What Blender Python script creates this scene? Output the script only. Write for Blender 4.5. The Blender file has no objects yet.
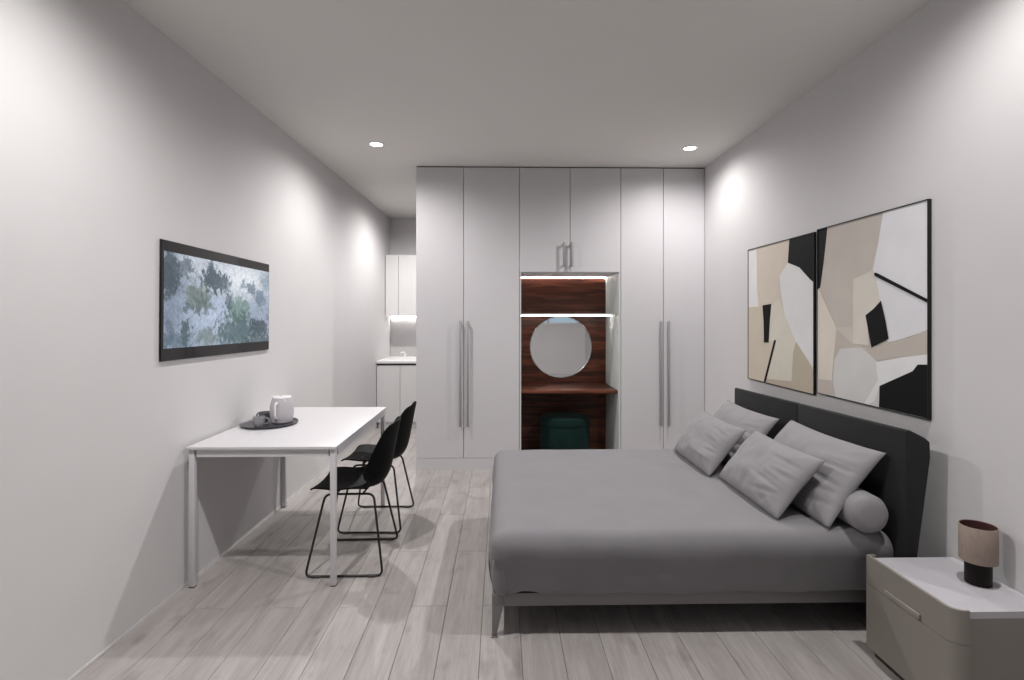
import bpy, bmesh, math, random
from math import sin, cos, pi, radians, atan, sqrt, exp
from mathutils import Vector, Matrix, noise

S = bpy.context.scene
COL = S.collection
random.seed(7)

# ------------------------------------------------------------------ camera
F, CX, HY, H = 540.0, 512.0, 317.0, 1.42
TH = atan(11 / F)
cd = bpy.data.cameras.new('camera'); cam = bpy.data.objects.new('camera', cd); COL.objects.link(cam)
cd.sensor_width = 36.0; cd.lens = F / 1024 * 36.0
cd.shift_y = -(340 - HY) / 1024
cd.clip_start = 0.02
cam.location = (0, 0, H); cam.rotation_euler = (pi / 2, 0, -TH)
S.camera = cam

def ray(px, py):
    X = (px - CX) / F; Y = (HY - py) / F
    return Vector((X * cos(TH) + sin(TH), -X * sin(TH) + cos(TH), Y))
def at_x(px, py, x):
    """the point of the upright plane x = const that the photo shows at a pixel (used once, to measure the pictures)"""
    r = ray(px, py); t = x / r.x
    return Vector((x, r.y * t, H + r.z * t))

# ------------------------------------------------------------------ materials
def lin(c):
    c = c / 255.0
    return c / 12.92 if c <= 0.04045 else ((c + 0.055) / 1.055) ** 2.4
def rgb(r, g, b): return (lin(r), lin(g), lin(b), 1.0)

def mat(name, col, rough=0.6, metal=0.0, spec=0.5, bump=0.0, bscale=200.0, vary=0.0, vscale=4.0, emit=None, estr=0.0, sheen=0.0, stretch=(1, 1, 1)):
    m = bpy.data.materials.new(name); m.use_nodes = True
    nt = m.node_tree; p = nt.nodes['Principled BSDF']
    p.inputs['Base Color'].default_value = col
    p.inputs['Roughness'].default_value = rough
    p.inputs['Metallic'].default_value = metal
    p.inputs['Specular IOR Level'].default_value = spec
    if sheen:
        p.inputs['Sheen Weight'].default_value = sheen
        p.inputs['Sheen Roughness'].default_value = 0.5
    if emit:
        p.inputs['Emission Color'].default_value = emit
        p.inputs['Emission Strength'].default_value = estr
    tc = nt.nodes.new('ShaderNodeTexCoord'); mp = nt.nodes.new('ShaderNodeMapping')
    mp.inputs['Scale'].default_value = stretch
    nt.links.new(tc.outputs['Object'], mp.inputs['Vector'])
    if bump:
        n = nt.nodes.new('ShaderNodeTexNoise'); n.inputs['Scale'].default_value = bscale; n.inputs['Detail'].default_value = 3
        b = nt.nodes.new('ShaderNodeBump'); b.inputs['Strength'].default_value = bump; b.inputs['Distance'].default_value = 0.002
        nt.links.new(mp.outputs[0], n.inputs['Vector'])
        nt.links.new(n.outputs['Fac'], b.inputs['Height']); nt.links.new(b.outputs['Normal'], p.inputs['Normal'])
    if vary:
        n = nt.nodes.new('ShaderNodeTexNoise'); n.inputs['Scale'].default_value = vscale; n.inputs['Detail'].default_value = 4
        nt.links.new(mp.outputs[0], n.inputs['Vector'])
        r = nt.nodes.new('ShaderNodeValToRGB')
        r.color_ramp.elements[0].position = 0.3; r.color_ramp.elements[1].position = 0.7
        r.color_ramp.elements[0].color = [c * (1 - vary) for c in col[:3]] + [1]
        r.color_ramp.elements[1].color = [min(1, c * (1 + vary)) for c in col[:3]] + [1]
        nt.links.new(n.outputs['Fac'], r.inputs['Fac']); nt.links.new(r.outputs['Color'], p.inputs['Base Color'])
    return m

M = {}
M['wall'] = mat('wall_paint', (0.61, 0.60, 0.60, 1), 0.9, bump=0.06, bscale=160, vary=0.012, vscale=3)
M['ceiling'] = mat('ceiling_paint', (0.68, 0.66, 0.64, 1), 0.95, bump=0.04, bscale=160, vary=0.01, vscale=3)
M['lacquer'] = mat('matt_greige_lacquer', (0.56, 0.545, 0.56, 1), 0.42, spec=0.35, vary=0.008, vscale=2)
M['gap'] = mat('shadow_gap_and_joint', (0.06, 0.055, 0.055, 1), 0.9)  # shade colour for the recessed gaps, also the dark floor joints
M['handle'] = mat('brushed_grey_metal', (0.30, 0.29, 0.30, 1), 0.42, metal=0.2, bump=0.05, bscale=300, stretch=(1, 1, 0.05))
M['white_panel'] = mat('white_panel', (0.55, 0.58, 0.57, 1), 0.5, vary=0.01)
M['table_white'] = mat('white_laminate', (0.575, 0.56, 0.575, 1), 0.38, vary=0.01)
M['table_metal'] = mat('pale_grey_powder_coat', (0.57, 0.555, 0.575, 1), 0.45, bump=0.03, bscale=400)
M['rubber'] = mat('dark_rubber', (0.05, 0.045, 0.045, 1), 0.7)
M['chair'] = mat('black_plastic', (0.003, 0.003, 0.003, 1), 0.6, spec=0.1, bump=0.03, bscale=500)
M['chair_metal'] = mat('black_steel', (0.012, 0.011, 0.011, 1), 0.45, spec=0.4, bump=0.02, bscale=300)
M['tray'] = mat('dark_slate_tray', (0.045, 0.045, 0.055, 1), 0.45, bump=0.05)
M['kettle'] = mat('pale_grey_enamel', (0.50, 0.475, 0.50, 1), 0.25, vary=0.02)
M['kettle_lid'] = mat('white_enamel', (0.75, 0.74, 0.75, 1), 0.25, vary=0.01)
M['cup'] = mat('grey_stoneware', (0.24, 0.235, 0.25, 1), 0.4, vary=0.08, vscale=30)
M['cup_dark'] = mat('dark_grey_stoneware', (0.12, 0.115, 0.125, 1), 0.4, vary=0.08, vscale=30)
M['spread'] = mat('grey_cotton_bedspread', (0.212, 0.206, 0.217, 1), 0.95, spec=0.15, bump=0.25, bscale=700, vary=0.03, vscale=6, sheen=0.1)
M['pillow'] = mat('grey_cotton_pillow', (0.245, 0.236, 0.248, 1), 0.95, spec=0.15, bump=0.25, bscale=700, vary=0.03, vscale=8, sheen=0.1)
M['sheet'] = mat('light_grey_sheet', (0.27, 0.265, 0.275, 1), 0.95, bump=0.2, bscale=500)
M['headboard'] = mat('charcoal_upholstery', (0.0145, 0.0142, 0.016, 1), 0.85, spec=0.25, bump=0.3, bscale=600, vary=0.06, vscale=10, sheen=0.05)
M['bed_metal'] = mat('bronze_grey_metal', (0.20, 0.19, 0.192, 1), 0.5, metal=0.2, bump=0.04, bscale=300)
M['platform'] = mat('dark_slat_base', (0.03, 0.028, 0.027, 1), 0.9)
M['ns_body'] = mat('taupe_lacquer', (0.245, 0.224, 0.198, 1), 0.45, spec=0.4, vary=0.015)
M['ns_top'] = mat('pale_stone_top', (0.47, 0.46, 0.485, 1), 0.4, vary=0.02, vscale=12)
M['ns_plinth'] = mat('dark_plinth', (0.03, 0.024, 0.02, 1), 0.7)
M['lamp_base'] = mat('dark_walnut_lamp_base', (0.006, 0.0025, 0.0025, 1), 0.45, spec=0.2, vary=0.2, vscale=30, stretch=(1, 1, 0.1))
M['lamp_shade'] = mat('beige_linen', (0.30, 0.235, 0.20, 1), 0.95, bump=0.6, bscale=260, vary=0.08, vscale=120, stretch=(1, 1, 0.25))
M['lamp_in'] = mat('maroon_lining', (0.055, 0.014, 0.012, 1), 0.8)
M['stool'] = mat('bottle_green_velvet', (0.005, 0.018, 0.016, 1), 0.9, bump=0.2, bscale=400, vary=0.15, vscale=12, sheen=0.03, spec=0.1)
M['mirror'] = mat('mirror_silver', (0.80, 0.80, 0.80, 1), 0.015, metal=1.0)
M['mirror_rim'] = mat('mirror_rim_metal', (0.6, 0.6, 0.6, 1), 0.25, metal=1.0)
M['led'] = mat('led_strip', (1, 1, 1, 1), 0.5, emit=(1.0, 0.93, 0.88, 1), estr=36.0)
M['led_cool'] = mat('led_strip_kitchen', (1, 1, 1, 1), 0.5, emit=(1.0, 0.97, 0.95, 1), estr=40.0)
M['bulb'] = mat('lit_downlight_lens', (1, 1, 1, 1), 0.5, emit=(1, 0.98, 0.97, 1), estr=9.0)
M['trim_white'] = mat('white_fixture_ring', (0.75, 0.74, 0.73, 1), 0.5, vary=0.01)
M['bezel'] = mat('black_tv_glass', (0.012, 0.011, 0.011, 1), 0.06, spec=0.5)
M['frame_black'] = mat('black_picture_frame', (0.007, 0.007, 0.008, 1), 0.5, spec=0.3, bump=0.03)
M['splash'] = mat('grey_splashback', (0.42, 0.41, 0.41, 1), 0.75, vary=0.03)
M['kitchen'] = mat('white_kitchen_front', (0.62, 0.61, 0.61, 1), 0.45, vary=0.01)
M['worktop'] = mat('white_worktop', (0.72, 0.71, 0.71, 1), 0.35, vary=0.02)
M['tap'] = mat('white_tap', (0.75, 0.75, 0.75, 1), 0.2)
M['sash'] = mat('white_window_frame', (0.65, 0.65, 0.66, 1), 0.4)

def glass():
    m = bpy.data.materials.new('window_glass'); m.use_nodes = True
    nt = m.node_tree; p = nt.nodes['Principled BSDF']
    p.inputs['Base Color'].default_value = (0.9, 0.95, 1, 1); p.inputs['Roughness'].default_value = 0.02
    p.inputs['Transmission Weight'].default_value = 1.0; p.inputs['IOR'].default_value = 1.1
    return m
M['glass'] = glass()

def wood_dark():
    m = bpy.data.materials.new('dark_rosewood'); m.use_nodes = True
    nt = m.node_tree; p = nt.nodes['Principled BSDF']; p.inputs['Roughness'].default_value = 0.42
    p.inputs['Specular IOR Level'].default_value = 0.35
    tc = nt.nodes.new('ShaderNodeTexCoord'); mp = nt.nodes.new('ShaderNodeMapping')
    mp.inputs['Scale'].default_value = (0.55, 1.0, 7.0)
    nt.links.new(tc.outputs['Object'], mp.inputs['Vector'])
    n = nt.nodes.new('ShaderNodeTexNoise'); n.inputs['Scale'].default_value = 3.2; n.inputs['Detail'].default_value = 7; n.inputs['Distortion'].default_value = 0.9
    nt.links.new(mp.outputs[0], n.inputs['Vector'])
    r = nt.nodes.new('ShaderNodeValToRGB')
    e = r.color_ramp.elements
    e[0].position = 0.30; e[0].color = (0.026, 0.0070, 0.0035, 1)
    e[1].position = 0.72; e[1].color = (0.20, 0.058, 0.027, 1)
    x = e.new(0.5); x.color = (0.085, 0.024, 0.0115, 1)
    nt.links.new(n.outputs['Fac'], r.inputs['Fac']); nt.links.new(r.outputs['Color'], p.inputs['Base Color'])
    return m
M['wood'] = wood_dark()

def oak():
    m = bpy.data.materials.new('pale_grey_oak_boards'); m.use_nodes = True
    nt = m.node_tree; p = nt.nodes['Principled BSDF']
    p.inputs['Specular IOR Level'].default_value = 0.3
    tc = nt.nodes.new('ShaderNodeTexCoord')
    at = nt.nodes.new('ShaderNodeAttribute'); at.attribute_name = 'board'
    # each board takes its own stretch of grain
    mul = nt.nodes.new('ShaderNodeVectorMath'); mul.operation = 'MULTIPLY_ADD'
    mul.inputs[1].default_value = (37.0, 53.0, 11.0)
    nt.links.new(at.outputs['Color'], mul.inputs[0]); nt.links.new(tc.outputs['Object'], mul.inputs[2])
    mp = nt.nodes.new('ShaderNodeMapping'); mp.inputs['Scale'].default_value = (9.0, 0.8, 1.0)
    nt.links.new(mul.outputs[0], mp.inputs['Vector'])
    n1 = nt.nodes.new('ShaderNodeTexNoise'); n1.inputs['Scale'].default_value = 1.6; n1.inputs['Detail'].default_value = 6; n1.inputs['Distortion'].default_value = 1.2
    mp2 = nt.nodes.new('ShaderNodeMapping'); mp2.inputs['Scale'].default_value = (60.0, 2.5, 1.0)
    nt.links.new(mul.outputs[0], mp2.inputs['Vector'])
    n2 = nt.nodes.new('ShaderNodeTexNoise'); n2.inputs['Scale'].default_value = 3.0; n2.inputs['Detail'].default_value = 5
    mp3 = nt.nodes.new('ShaderNodeMapping'); mp3.inputs['Scale'].default_value = (5.0, 2.6, 1.0)
    nt.links.new(mul.outputs[0], mp3.inputs['Vector'])
    n3 = nt.nodes.new('ShaderNodeTexNoise'); n3.inputs['Scale'].default_value = 2.2; n3.inputs['Detail'].default_value = 3
    nt.links.new(mp3.outputs[0], n3.inputs['Vector'])
    nt.links.new(mp.outputs[0], n1.inputs['Vector']); nt.links.new(mp2.outputs[0], n2.inputs['Vector'])
    r1 = nt.nodes.new('ShaderNodeValToRGB'); e = r1.color_ramp.elements
    e[0].position = 0.28; e[0].color = (0.33, 0.305, 0.292, 1)
    e[1].position = 0.70; e[1].color = (0.43, 0.402, 0.388, 1)
    nt.links.new(n1.outputs['Fac'], r1.inputs['Fac'])
    r2 = nt.nodes.new('ShaderNodeValToRGB'); e = r2.color_ramp.elements
    e[0].position = 0.35; e[0].color = (0.88, 0.875, 0.87, 1); e[1].position = 0.6; e[1].color = (1, 1, 1, 1)
    nt.links.new(n2.outputs['Fac'], r2.inputs['Fac'])
    mx = nt.nodes.new('ShaderNodeMix'); mx.data_type = 'RGBA'; mx.blend_type = 'MULTIPLY'; mx.inputs['Factor'].default_value = 1.0
    nt.links.new(r1.outputs['Color'], mx.inputs['A']); nt.links.new(r2.outputs['Color'], mx.inputs['B'])
    r3 = nt.nodes.new('ShaderNodeValToRGB'); e = r3.color_ramp.elements      # darker knots
    e[0].position = 0.25; e[0].color = (0.80, 0.78, 0.77, 1); e[1].position = 0.42; e[1].color = (1, 1, 1, 1)
    nt.links.new(n3.outputs['Fac'], r3.inputs['Fac'])
    mk = nt.nodes.new('ShaderNodeMix'); mk.data_type = 'RGBA'; mk.blend_type = 'MULTIPLY'; mk.inputs['Factor'].default_value = 1.0
    nt.links.new(mx.outputs['Result'], mk.inputs['A']); nt.links.new(r3.outputs['Color'], mk.inputs['B'])
    sp = nt.nodes.new('ShaderNodeSeparateColor'); nt.links.new(at.outputs['Color'], sp.inputs['Color'])
    mr = nt.nodes.new('ShaderNodeMapRange'); mr.inputs['To Min'].default_value = 0.95; mr.inputs['To Max'].default_value = 1.05
    nt.links.new(sp.outputs['Red'], mr.inputs['Value'])
    sc = nt.nodes.new('ShaderNodeVectorMath'); sc.operation = 'SCALE'
    nt.links.new(mk.outputs['Result'], sc.inputs[0]); nt.links.new(mr.outputs['Result'], sc.inputs['Scale'])
    nt.links.new(sc.outputs[0], p.inputs['Base Color'])
    p.inputs['Roughness'].default_value = 0.55
    b = nt.nodes.new('ShaderNodeBump'); b.inputs['Strength'].default_value = 0.15; b.inputs['Distance'].default_value = 0.002
    nt.links.new(n2.outputs['Fac'], b.inputs['Height']); nt.links.new(b.outputs['Normal'], p.inputs['Normal'])
    return m
M['oak'] = oak()

# ------------------------------------------------------------------ mesh helpers
class MB:
    """collects shapes in world coordinates; build() links them as ONE mesh object whose origin is its thing's base"""
    def __init__(s): s.bm = bmesh.new()
    def merge(s, other):
        me = bpy.data.meshes.new('t'); other.to_mesh(me); other.free(); s.bm.from_mesh(me); bpy.data.meshes.remove(me)
        return s
    def box(s, x0, x1, y0, y1, z0, z1, bev=0.0, seg=2):
        b = bmesh.new()
        vs = [b.verts.new((x, y, z)) for x in (x0, x1) for y in (y0, y1) for z in (z0, z1)]
        for f in ((0, 1, 3, 2), (4, 6, 7, 5), (0, 4, 5, 1), (2, 3, 7, 6), (0, 2, 6, 4), (1, 5, 7, 3)): b.faces.new([vs[i] for i in f])
        bmesh.ops.recalc_face_normals(b, faces=b.faces)
        if bev: bmesh.ops.bevel(b, geom=list(b.edges), offset=bev, segments=seg, profile=0.5, affect='EDGES')
        return s.merge(b)
    def prism(s, pts, axis, a0, a1, bev=0.0, seg=2):
        """closed outline extruded along an axis; pts are the two other coordinates in x,y,z order"""
        b = bmesh.new()
        def P(p, a):
            if axis == 'z': return (p[0], p[1], a)
            if axis == 'y': return (p[0], a, p[1])
            return (a, p[0], p[1])
        A = [b.verts.new(P(p, a0)) for p in pts]; B = [b.verts.new(P(p, a1)) for p in pts]
        n = len(pts)
        for i in range(n): b.faces.new((A[i], A[(i + 1) % n], B[(i + 1) % n], B[i]))
        b.faces.new(A); b.faces.new(B)
        bmesh.ops.recalc_face_normals(b, faces=b.faces)
        if bev:
            bmesh.ops.bevel(b, geom=list(b.edges), offset=bev, segments=seg, profile=0.5, affect='EDGES')
        return s.merge(b)
    def hexa(s, bot, top, bev=0.0, seg=2):
        """box between two quads"""
        b = bmesh.new(); A = [b.verts.new(p) for p in bot]; B = [b.verts.new(p) for p in top]
        for i in range(4): b.faces.new((A[i], A[(i + 1) % 4], B[(i + 1) % 4], B[i]))
        b.faces.new(A); b.faces.new(B)
        bmesh.ops.recalc_face_normals(b, faces=b.faces)
        if bev: bmesh.ops.bevel(b, geom=list(b.edges), offset=bev, segments=seg, profile=0.5, affect='EDGES')
        return s.merge(b)
    def lathe(s, prof, cx, cy, n=48, sx=1.0, sy=1.0):
        """profile of (radius, z) turned about an upright axis"""
        b = bmesh.new(); rings = []
        for r, z in prof:
            if r < 1e-6: rings.append([b.verts.new((cx, cy, z))])
            else: rings.append([b.verts.new((cx + sx * r * cos(2 * pi * i / n), cy + sy * r * sin(2 * pi * i / n), z)) for i in range(n)])
        for a, c in zip(rings, rings[1:]):
            if len(a) == 1 and len(c) == 1: continue
            for i in range(n):
                j = (i + 1) % n
                if len(a) == 1: b.faces.new((a[0], c[j], c[i]))
                elif len(c) == 1: b.faces.new((a[i], a[j], c[0]))
                else: b.faces.new((a[i], a[j], c[j], c[i]))
        bmesh.ops.recalc_face_normals(b, faces=b.faces)
        return s.merge(b)
    def tube(s, pts, r, n=10, closed=False):
        b = bmesh.new(); pts = [Vector(p) for p in pts]; N = len(pts); rings = []; prev = None
        for i, p in enumerate(pts):
            if closed: d = (pts[(i + 1) % N] - pts[i - 1]).normalized()
            else: d = (pts[min(i + 1, N - 1)] - pts[max(i - 1, 0)]).normalized()
            if prev is None:
                u = d.cross(Vector((0, 0, 1)))
                if u.length < 0.05: u = d.cross(Vector((0, 1, 0)))
            else: u = prev - d * prev.dot(d)
            u.normalize(); prev = u; v = d.cross(u)
            rr = r[i] if isinstance(r, (list, tuple)) else r
            rings.append([b.verts.new(p + (u * cos(2 * pi * k / n) + v * sin(2 * pi * k / n)) * rr) for k in range(n)])
        M_ = N if closed else N - 1
        for i in range(M_):
            a, c = rings[i], rings[(i + 1) % N]
            for k in range(n): b.faces.new((a[k], a[(k + 1) % n], c[(k + 1) % n], c[k]))
        if not closed: b.faces.new(rings[0]); b.faces.new(rings[-1])
        bmesh.ops.recalc_face_normals(b, faces=b.faces)
        return s.merge(b)
    def grid(s, P, nu, nv, wrap=False):
        """surface P(i,j)"""
        b = bmesh.new(); V = [[b.verts.new(P(i, j)) for j in range(nv)] for i in range(nu)]
        for i in range(nu - 1):
            for j in range(nv if wrap else nv - 1):
                k = (j + 1) % nv
                b.faces.new((V[i][j], V[i + 1][j], V[i + 1][k], V[i][k]))
        return s.merge(b)
    def build(s, name, m, parent=None, smooth=True, ang=35, loc=None, mats=None):
        base = Vector(loc) if loc is not None else (Vector(parent['_b']) if parent is not None and '_b' in parent else Vector((0, 0, 0)))
        bmesh.ops.translate(s.bm, verts=s.bm.verts, vec=-base)
        me = bpy.data.meshes.new(name); s.bm.to_mesh(me); s.bm.free()
        for x in (mats or [m]): me.materials.append(x)
        if smooth:
            me.polygons.foreach_set('use_smooth', [True] * len(me.polygons)); me.set_sharp_from_angle(angle=radians(ang))
        o = bpy.data.objects.new(name, me); COL.objects.link(o)
        if parent is not None: o.parent = parent; o['_b'] = list(base)
        else: o.location = base
        return o

def tag(o, label, cat, group=None):
    o['label'] = label; o['category'] = cat
    if group: o['group'] = group
    return o
def thing(name, label, cat, loc, group=None, rz=0.0):
    """an Empty at a thing's base; its parts are meshes parented to it"""
    o = bpy.data.objects.new(name, None); COL.objects.link(o); o.empty_display_size = 0.05
    o.location = loc; o.rotation_euler = (0, 0, rz); o['_b'] = list(loc)
    return tag(o, label, cat, group)
def struct(mb, name, m, **k):
    o = mb.build(name, m, **k); o['kind'] = 'structure'; return o
def copy_tree(o, parent=None):
    c = o.copy(); COL.objects.link(c)
    if parent is not None: c.parent = parent
    for ch in list(o.children): copy_tree(ch, c)
    return c

# ------------------------------------------------------------------ the room
CEIL = 2.823
def LW(y): return -1.662 + 0.0195 * (y - 3.0)          # the left wall is a little out of square
RW, BACK, REAR = 1.912, 7.69, -0.9
struct(MB().prism([(LW(REAR - .12), REAR - .12), (LW(BACK + .12), BACK + .12), (LW(BACK) - .15, BACK + .12), (LW(REAR) - .15, REAR - .12)], 'z', -0.05, CEIL + .05), 'wall_left', M['wall'], smooth=False)
struct(MB().box(RW, RW + .12, REAR - .12, BACK + .12, -0.05, CEIL + .05), 'wall_right', M['wall'], smooth=False)
struct(MB().box(LW(BACK), RW, BACK, BACK + .12, -0.05, CEIL + .05), 'wall_back', M['wall'], smooth=False)
WX0, WX1, WZ0, WZ1 = 0.35, 1.80, 1.24, 2.35           # window in the wall behind the viewer, seen in the round mirror
w = MB()
w.box(LW(REAR), WX0, REAR - .12, REAR, -0.05, CEIL + .05); w.box(WX1, RW, REAR - .12, REAR, -0.05, CEIL + .05)
w.box(WX0, WX1, REAR - .12, REAR, -0.05, WZ0); w.box(WX0, WX1, REAR - .12, REAR, WZ1, CEIL + .05)
struct(w, 'wall_rear', M['wall'], smooth=False)
win = bpy.data.objects.new('window_1', None); COL.objects.link(win); win['kind'] = 'structure'; win['_b'] = [0, 0, 0]
w = MB(); yy0, yy1 = REAR - .09, REAR - .03
for a in ((WX0, WX0 + .05, WZ0, WZ1), (WX1 - .05, WX1, WZ0, WZ1), (WX0 + .05, WX1 - .05, WZ0, WZ0 + .05), (WX0 + .05, WX1 - .05, WZ1 - .05, WZ1), ((WX0 + WX1) / 2 - .025, (WX0 + WX1) / 2 + .025, WZ0 + .05, WZ1 - .05)):
    w.box(a[0], a[1], yy0, yy1, a[2], a[3], .004)
w.build('window_frame', M['sash'], win)
MB().box(WX0 + .05, WX1 - .05, REAR - .066, REAR - .060, WZ0 + .05, WZ1 - .05).build('window_pane', M['glass'], win, smooth=False)
struct(MB().box(LW(BACK) - .3, RW + .12, REAR - .12, BACK + .12, CEIL, CEIL + .1), 'ceiling', M['ceiling'], smooth=False)
struct(MB().prism([(LW(REAR), REAR), (LW(REAR) + .003, REAR), (LW(6.8) + .003, 6.8), (LW(6.8), 6.8)], 'z', 0, 0.014), 'baseboard_left', M['wall'], smooth=False)

# floor: oak boards with thin dark joints, running away from the viewer
bm = bmesh.new(); lay = bm.loops.layers.float_color.new('board')
PW, PL, g = 0.176, 1.23, 0.0020
def board(x0, x1, y0, y1):
    c = (random.random(), random.random(), random.random(), 1)
    vs = [bm.verts.new(p) for p in ((x0 + g, y0 + g, 0), (x1 - g, y0 + g, 0), (x1 - g, y1 - g, 0), (x0 + g, y1 - g, 0))]
    lo = [bm.verts.new((v.co.x + a, v.co.y + b, -.004)) for v, a, b in zip(vs, (-g * .9, g * .9, g * .9, -g * .9), (-g * .9, -g * .9, g * .9, g * .9))]
    fs = [bm.faces.new(vs)] + [bm.faces.new((lo[i], lo[(i + 1) % 4], vs[(i + 1) % 4], vs[i])) for i in range(4)]
    for f in fs:
        for l in f.loops: l[lay] = c
k = -12
while True:
    x0 = -0.0892 - PW * k; x1 = x0 + PW
    if x1 < -1.85: break
    if x0 < RW + .1:
        y = (2.66 if k % 2 == 0 else 3.28) - PL * 4
        while y < BACK + .1:
            board(x0, x1, max(y, REAR - .1), min(y + PL, BACK + .1)); y += PL
    k += 1
vs = [bm.verts.new(p) for p in ((-2, REAR - .12, -.004), (RW + .12, REAR - .12, -.004), (RW + .12, BACK + .12, -.004), (-2, BACK + .12, -.004))]
f = bm.faces.new(vs); f.material_index = 1
me = bpy.data.meshes.new('floor'); bm.to_mesh(me); bm.free(); me.materials.append(M['oak']); me.materials.append(M['gap'])
o = bpy.data.objects.new('floor', me); COL.objects.link(o); o['kind'] = 'structure'

# ------------------------------------------------------------------ ceiling downlights
LIGHTS = [(-1.01, 4.40, 'round lit downlight in the ceiling above the far end of the white table', 1.0),
          (1.567, 4.45, 'round lit downlight in the ceiling above the far right wardrobe corner', 1.0),
          (-1.05, 1.72, 'round lit downlight in the ceiling nearer than the table', 1.0),
          (1.567, 1.75, 'round lit downlight in the ceiling over the nightstand', 1.0),
          (-0.95, 6.40, 'round lit downlight in the hallway ceiling in front of the kitchen', 1.0)]
POW = [136, 132, 150, 124, 180]
def make_light():
    t = thing('ceiling_downlight', '', 'ceiling light', (0, 0, 0), 'recessed ceiling downlights')
    MB().lathe([(.049, 0.0), (.064, 0.0), (.064, -.004), (.060, -.006), (.051, -.006), (.049, -.003), (.049, 0)], 0, 0, 40).build('trim_ring', M['trim_white'], t)
    MB().lathe([(0, -.001), (.047, -.001), (.047, -.004), (.03, -.005), (0, -.005)], 0, 0, 40).build('lens', M['bulb'], t)
    return t
L0 = make_light()
for i, (x, y, lab, kk) in enumerate(LIGHTS):
    o = L0 if i == 0 else copy_tree(L0)
    o.location = (x, y, CEIL); o['label'] = lab
    ld = bpy.data.lights.new('downlight_beam', 'SPOT'); ld.energy = POW[i]; ld.spot_size = radians(171); ld.spot_blend = 0.8
    ld.use_nodes = True; nt = ld.node_tree; em = nt.nodes['Emission']; lf = nt.nodes.new('ShaderNodeLightFalloff')
    lf.inputs['Strength'].default_value = 1.0; lf.inputs['Smooth'].default_value = 1.2; nt.links.new(lf.outputs['Quadratic'], em.inputs['Strength'])
    ld.shadow_soft_size = 0.03; ld.color = (1.0, 0.975, 0.965)
    lo = bpy.data.objects.new('downlight_beam', ld); COL.objects.link(lo); lo.location = (x, y, CEIL - .045); lo.parent = None

# ------------------------------------------------------------------ wardrobes along the far wall
WY = 5.03; WT = 2.813; WZB = .108
def bar_handle(x, z0, z1, parent):
    MB_ = MB(); MB_.box(x - .010, x + .010, WY - .034, WY - .026, z0, z1, .002)
    for z in (z0 + .02, z1 - .02): MB_.box(x - .006, x + .006, WY - .028, WY - .0005, z - .008, z + .008, .001)
    return MB_.build('handle', M['handle'], parent)
def door_panel(x0, x1, z0, z1, parent):
    return MB().box(x0 + .0022, x1 - .0022, WY, WY + .02, z0 + .0015, z1 - .0015, .0012, 1).build('door', M['lacquer'], parent)
def tall_wardrobe(x0, xm, x1, hx, label):
    t = thing('wardrobe', label, 'wardrobe', ((x0 + x1) / 2, WY + .3, 0), 'tall two-door wardrobes')
    c = MB(); d = .64
    c.box(x0, x0 + .018, WY + .021, WY + d, 0.0, WT); c.box(x1 - .018, x1, WY + .021, WY + d, 0.0, WT)
    c.box(x0 + .018, x1 - .018, WY + .021, WY + d, WT - .02, WT); c.box(x0 + .018, x1 - .018, WY + .021, WY + d, WZB - .02, WZB + .01)
    c.box(x0 + .018, x1 - .018, WY + d - .01, WY + d, WZB, WT); c.box(xm - .009, xm + .009, WY + .025, WY + d - .01, WZB, WT - .02)
    c.build('carcass', M['lacquer'], t, smooth=False)
    MB().box(x0, x1, WY + .001, WY + .019, 0.0, WZB - .001).build('plinth', M['lacquer'], t, smooth=False)
    for a, b, h in ((x0, xm, hx[0]), (xm, x1, hx[1])):
        dr = door_panel(a, b, WZB, WT, t); bar_handle(h, .405, 1.385, dr)
    return t
tall_wardrobe(-.790, -.348, .172, (-.375, -.308), 'tall pale grey two-door wardrobe left of the dressing niche')
tall_wardrobe(1.121, 1.521, 1.910, (1.494, 1.566), 'tall pale grey two-door wardrobe right of the niche, against the picture wall')
struct(MB().box(-.788, 1.90, WY + .012, WY + .6, WT + .0005, CEIL - .0005), 'shadow_gap_strip', M['gap'], smooth=False)  # dark-coloured filler stands in for the shade above the wardrobes

# the dressing niche unit with its two top doors
nx0, nx1, nz = .174, 1.119, 1.838
t = thing('dressing_unit', 'dressing table unit in the wardrobe row, dark wood niche with shelf and two top doors', 'wardrobe', ((nx0 + nx1) / 2, WY + .3, 0))
c = MB(); c.box(nx0, nx1, WY + .021, WY + .66, nz, nz + .016); c.box(nx0, nx0 + .016, WY + .021, WY + .66, nz + .016, WT); c.box(nx1 - .016, nx1, WY + .021, WY + .66, nz + .016, WT)
c.box(nx0 + .016, nx1 - .016, WY + .021, WY + .66, WT - .016, WT); c.box(nx0 + .016, nx1 - .016, WY + .65, WY + .66, nz + .016, WT - .016)
c.build('carcass', M['lacquer'], t, smooth=False)
for s0, s1 in ((nx0, nx0 + .014), (nx1 - .014, nx1)):
    MB().box(s0, s1, WY + .004, WY + .66, 0.0, nz - .0005, .001, 1).build('side_panel', M['white_panel'], t)
xi0, xi1 = nx0 + .0145, nx1 - .0145
MB().box(xi0, xi1, WY + .645, WY + .66, 0.0, nz - .001).build('back_panel', M['wood'], t, smooth=False)
dk = MB().box(xi0, xi1, WY + .06, WY + .6445, .698, .726, .002).build('desk_top', M['wood'], t); dk['label'] = 'dark wood dressing table top'
MB().box(xi0, xi1, WY + .06, WY + .6445, 1.438, 1.452, .001).build('shelf', M['white_panel'], t)
for z, y in ((nz - .008, WY + .630), (1.4325, WY + .345)):
    MB().box(xi0 + .004, xi1 - .004, y, y + .012, z, z + .005, .001).build('light_strip', M['led'], t)
mx = (nx0 + .016 + nx1 - .016) / 2
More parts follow.
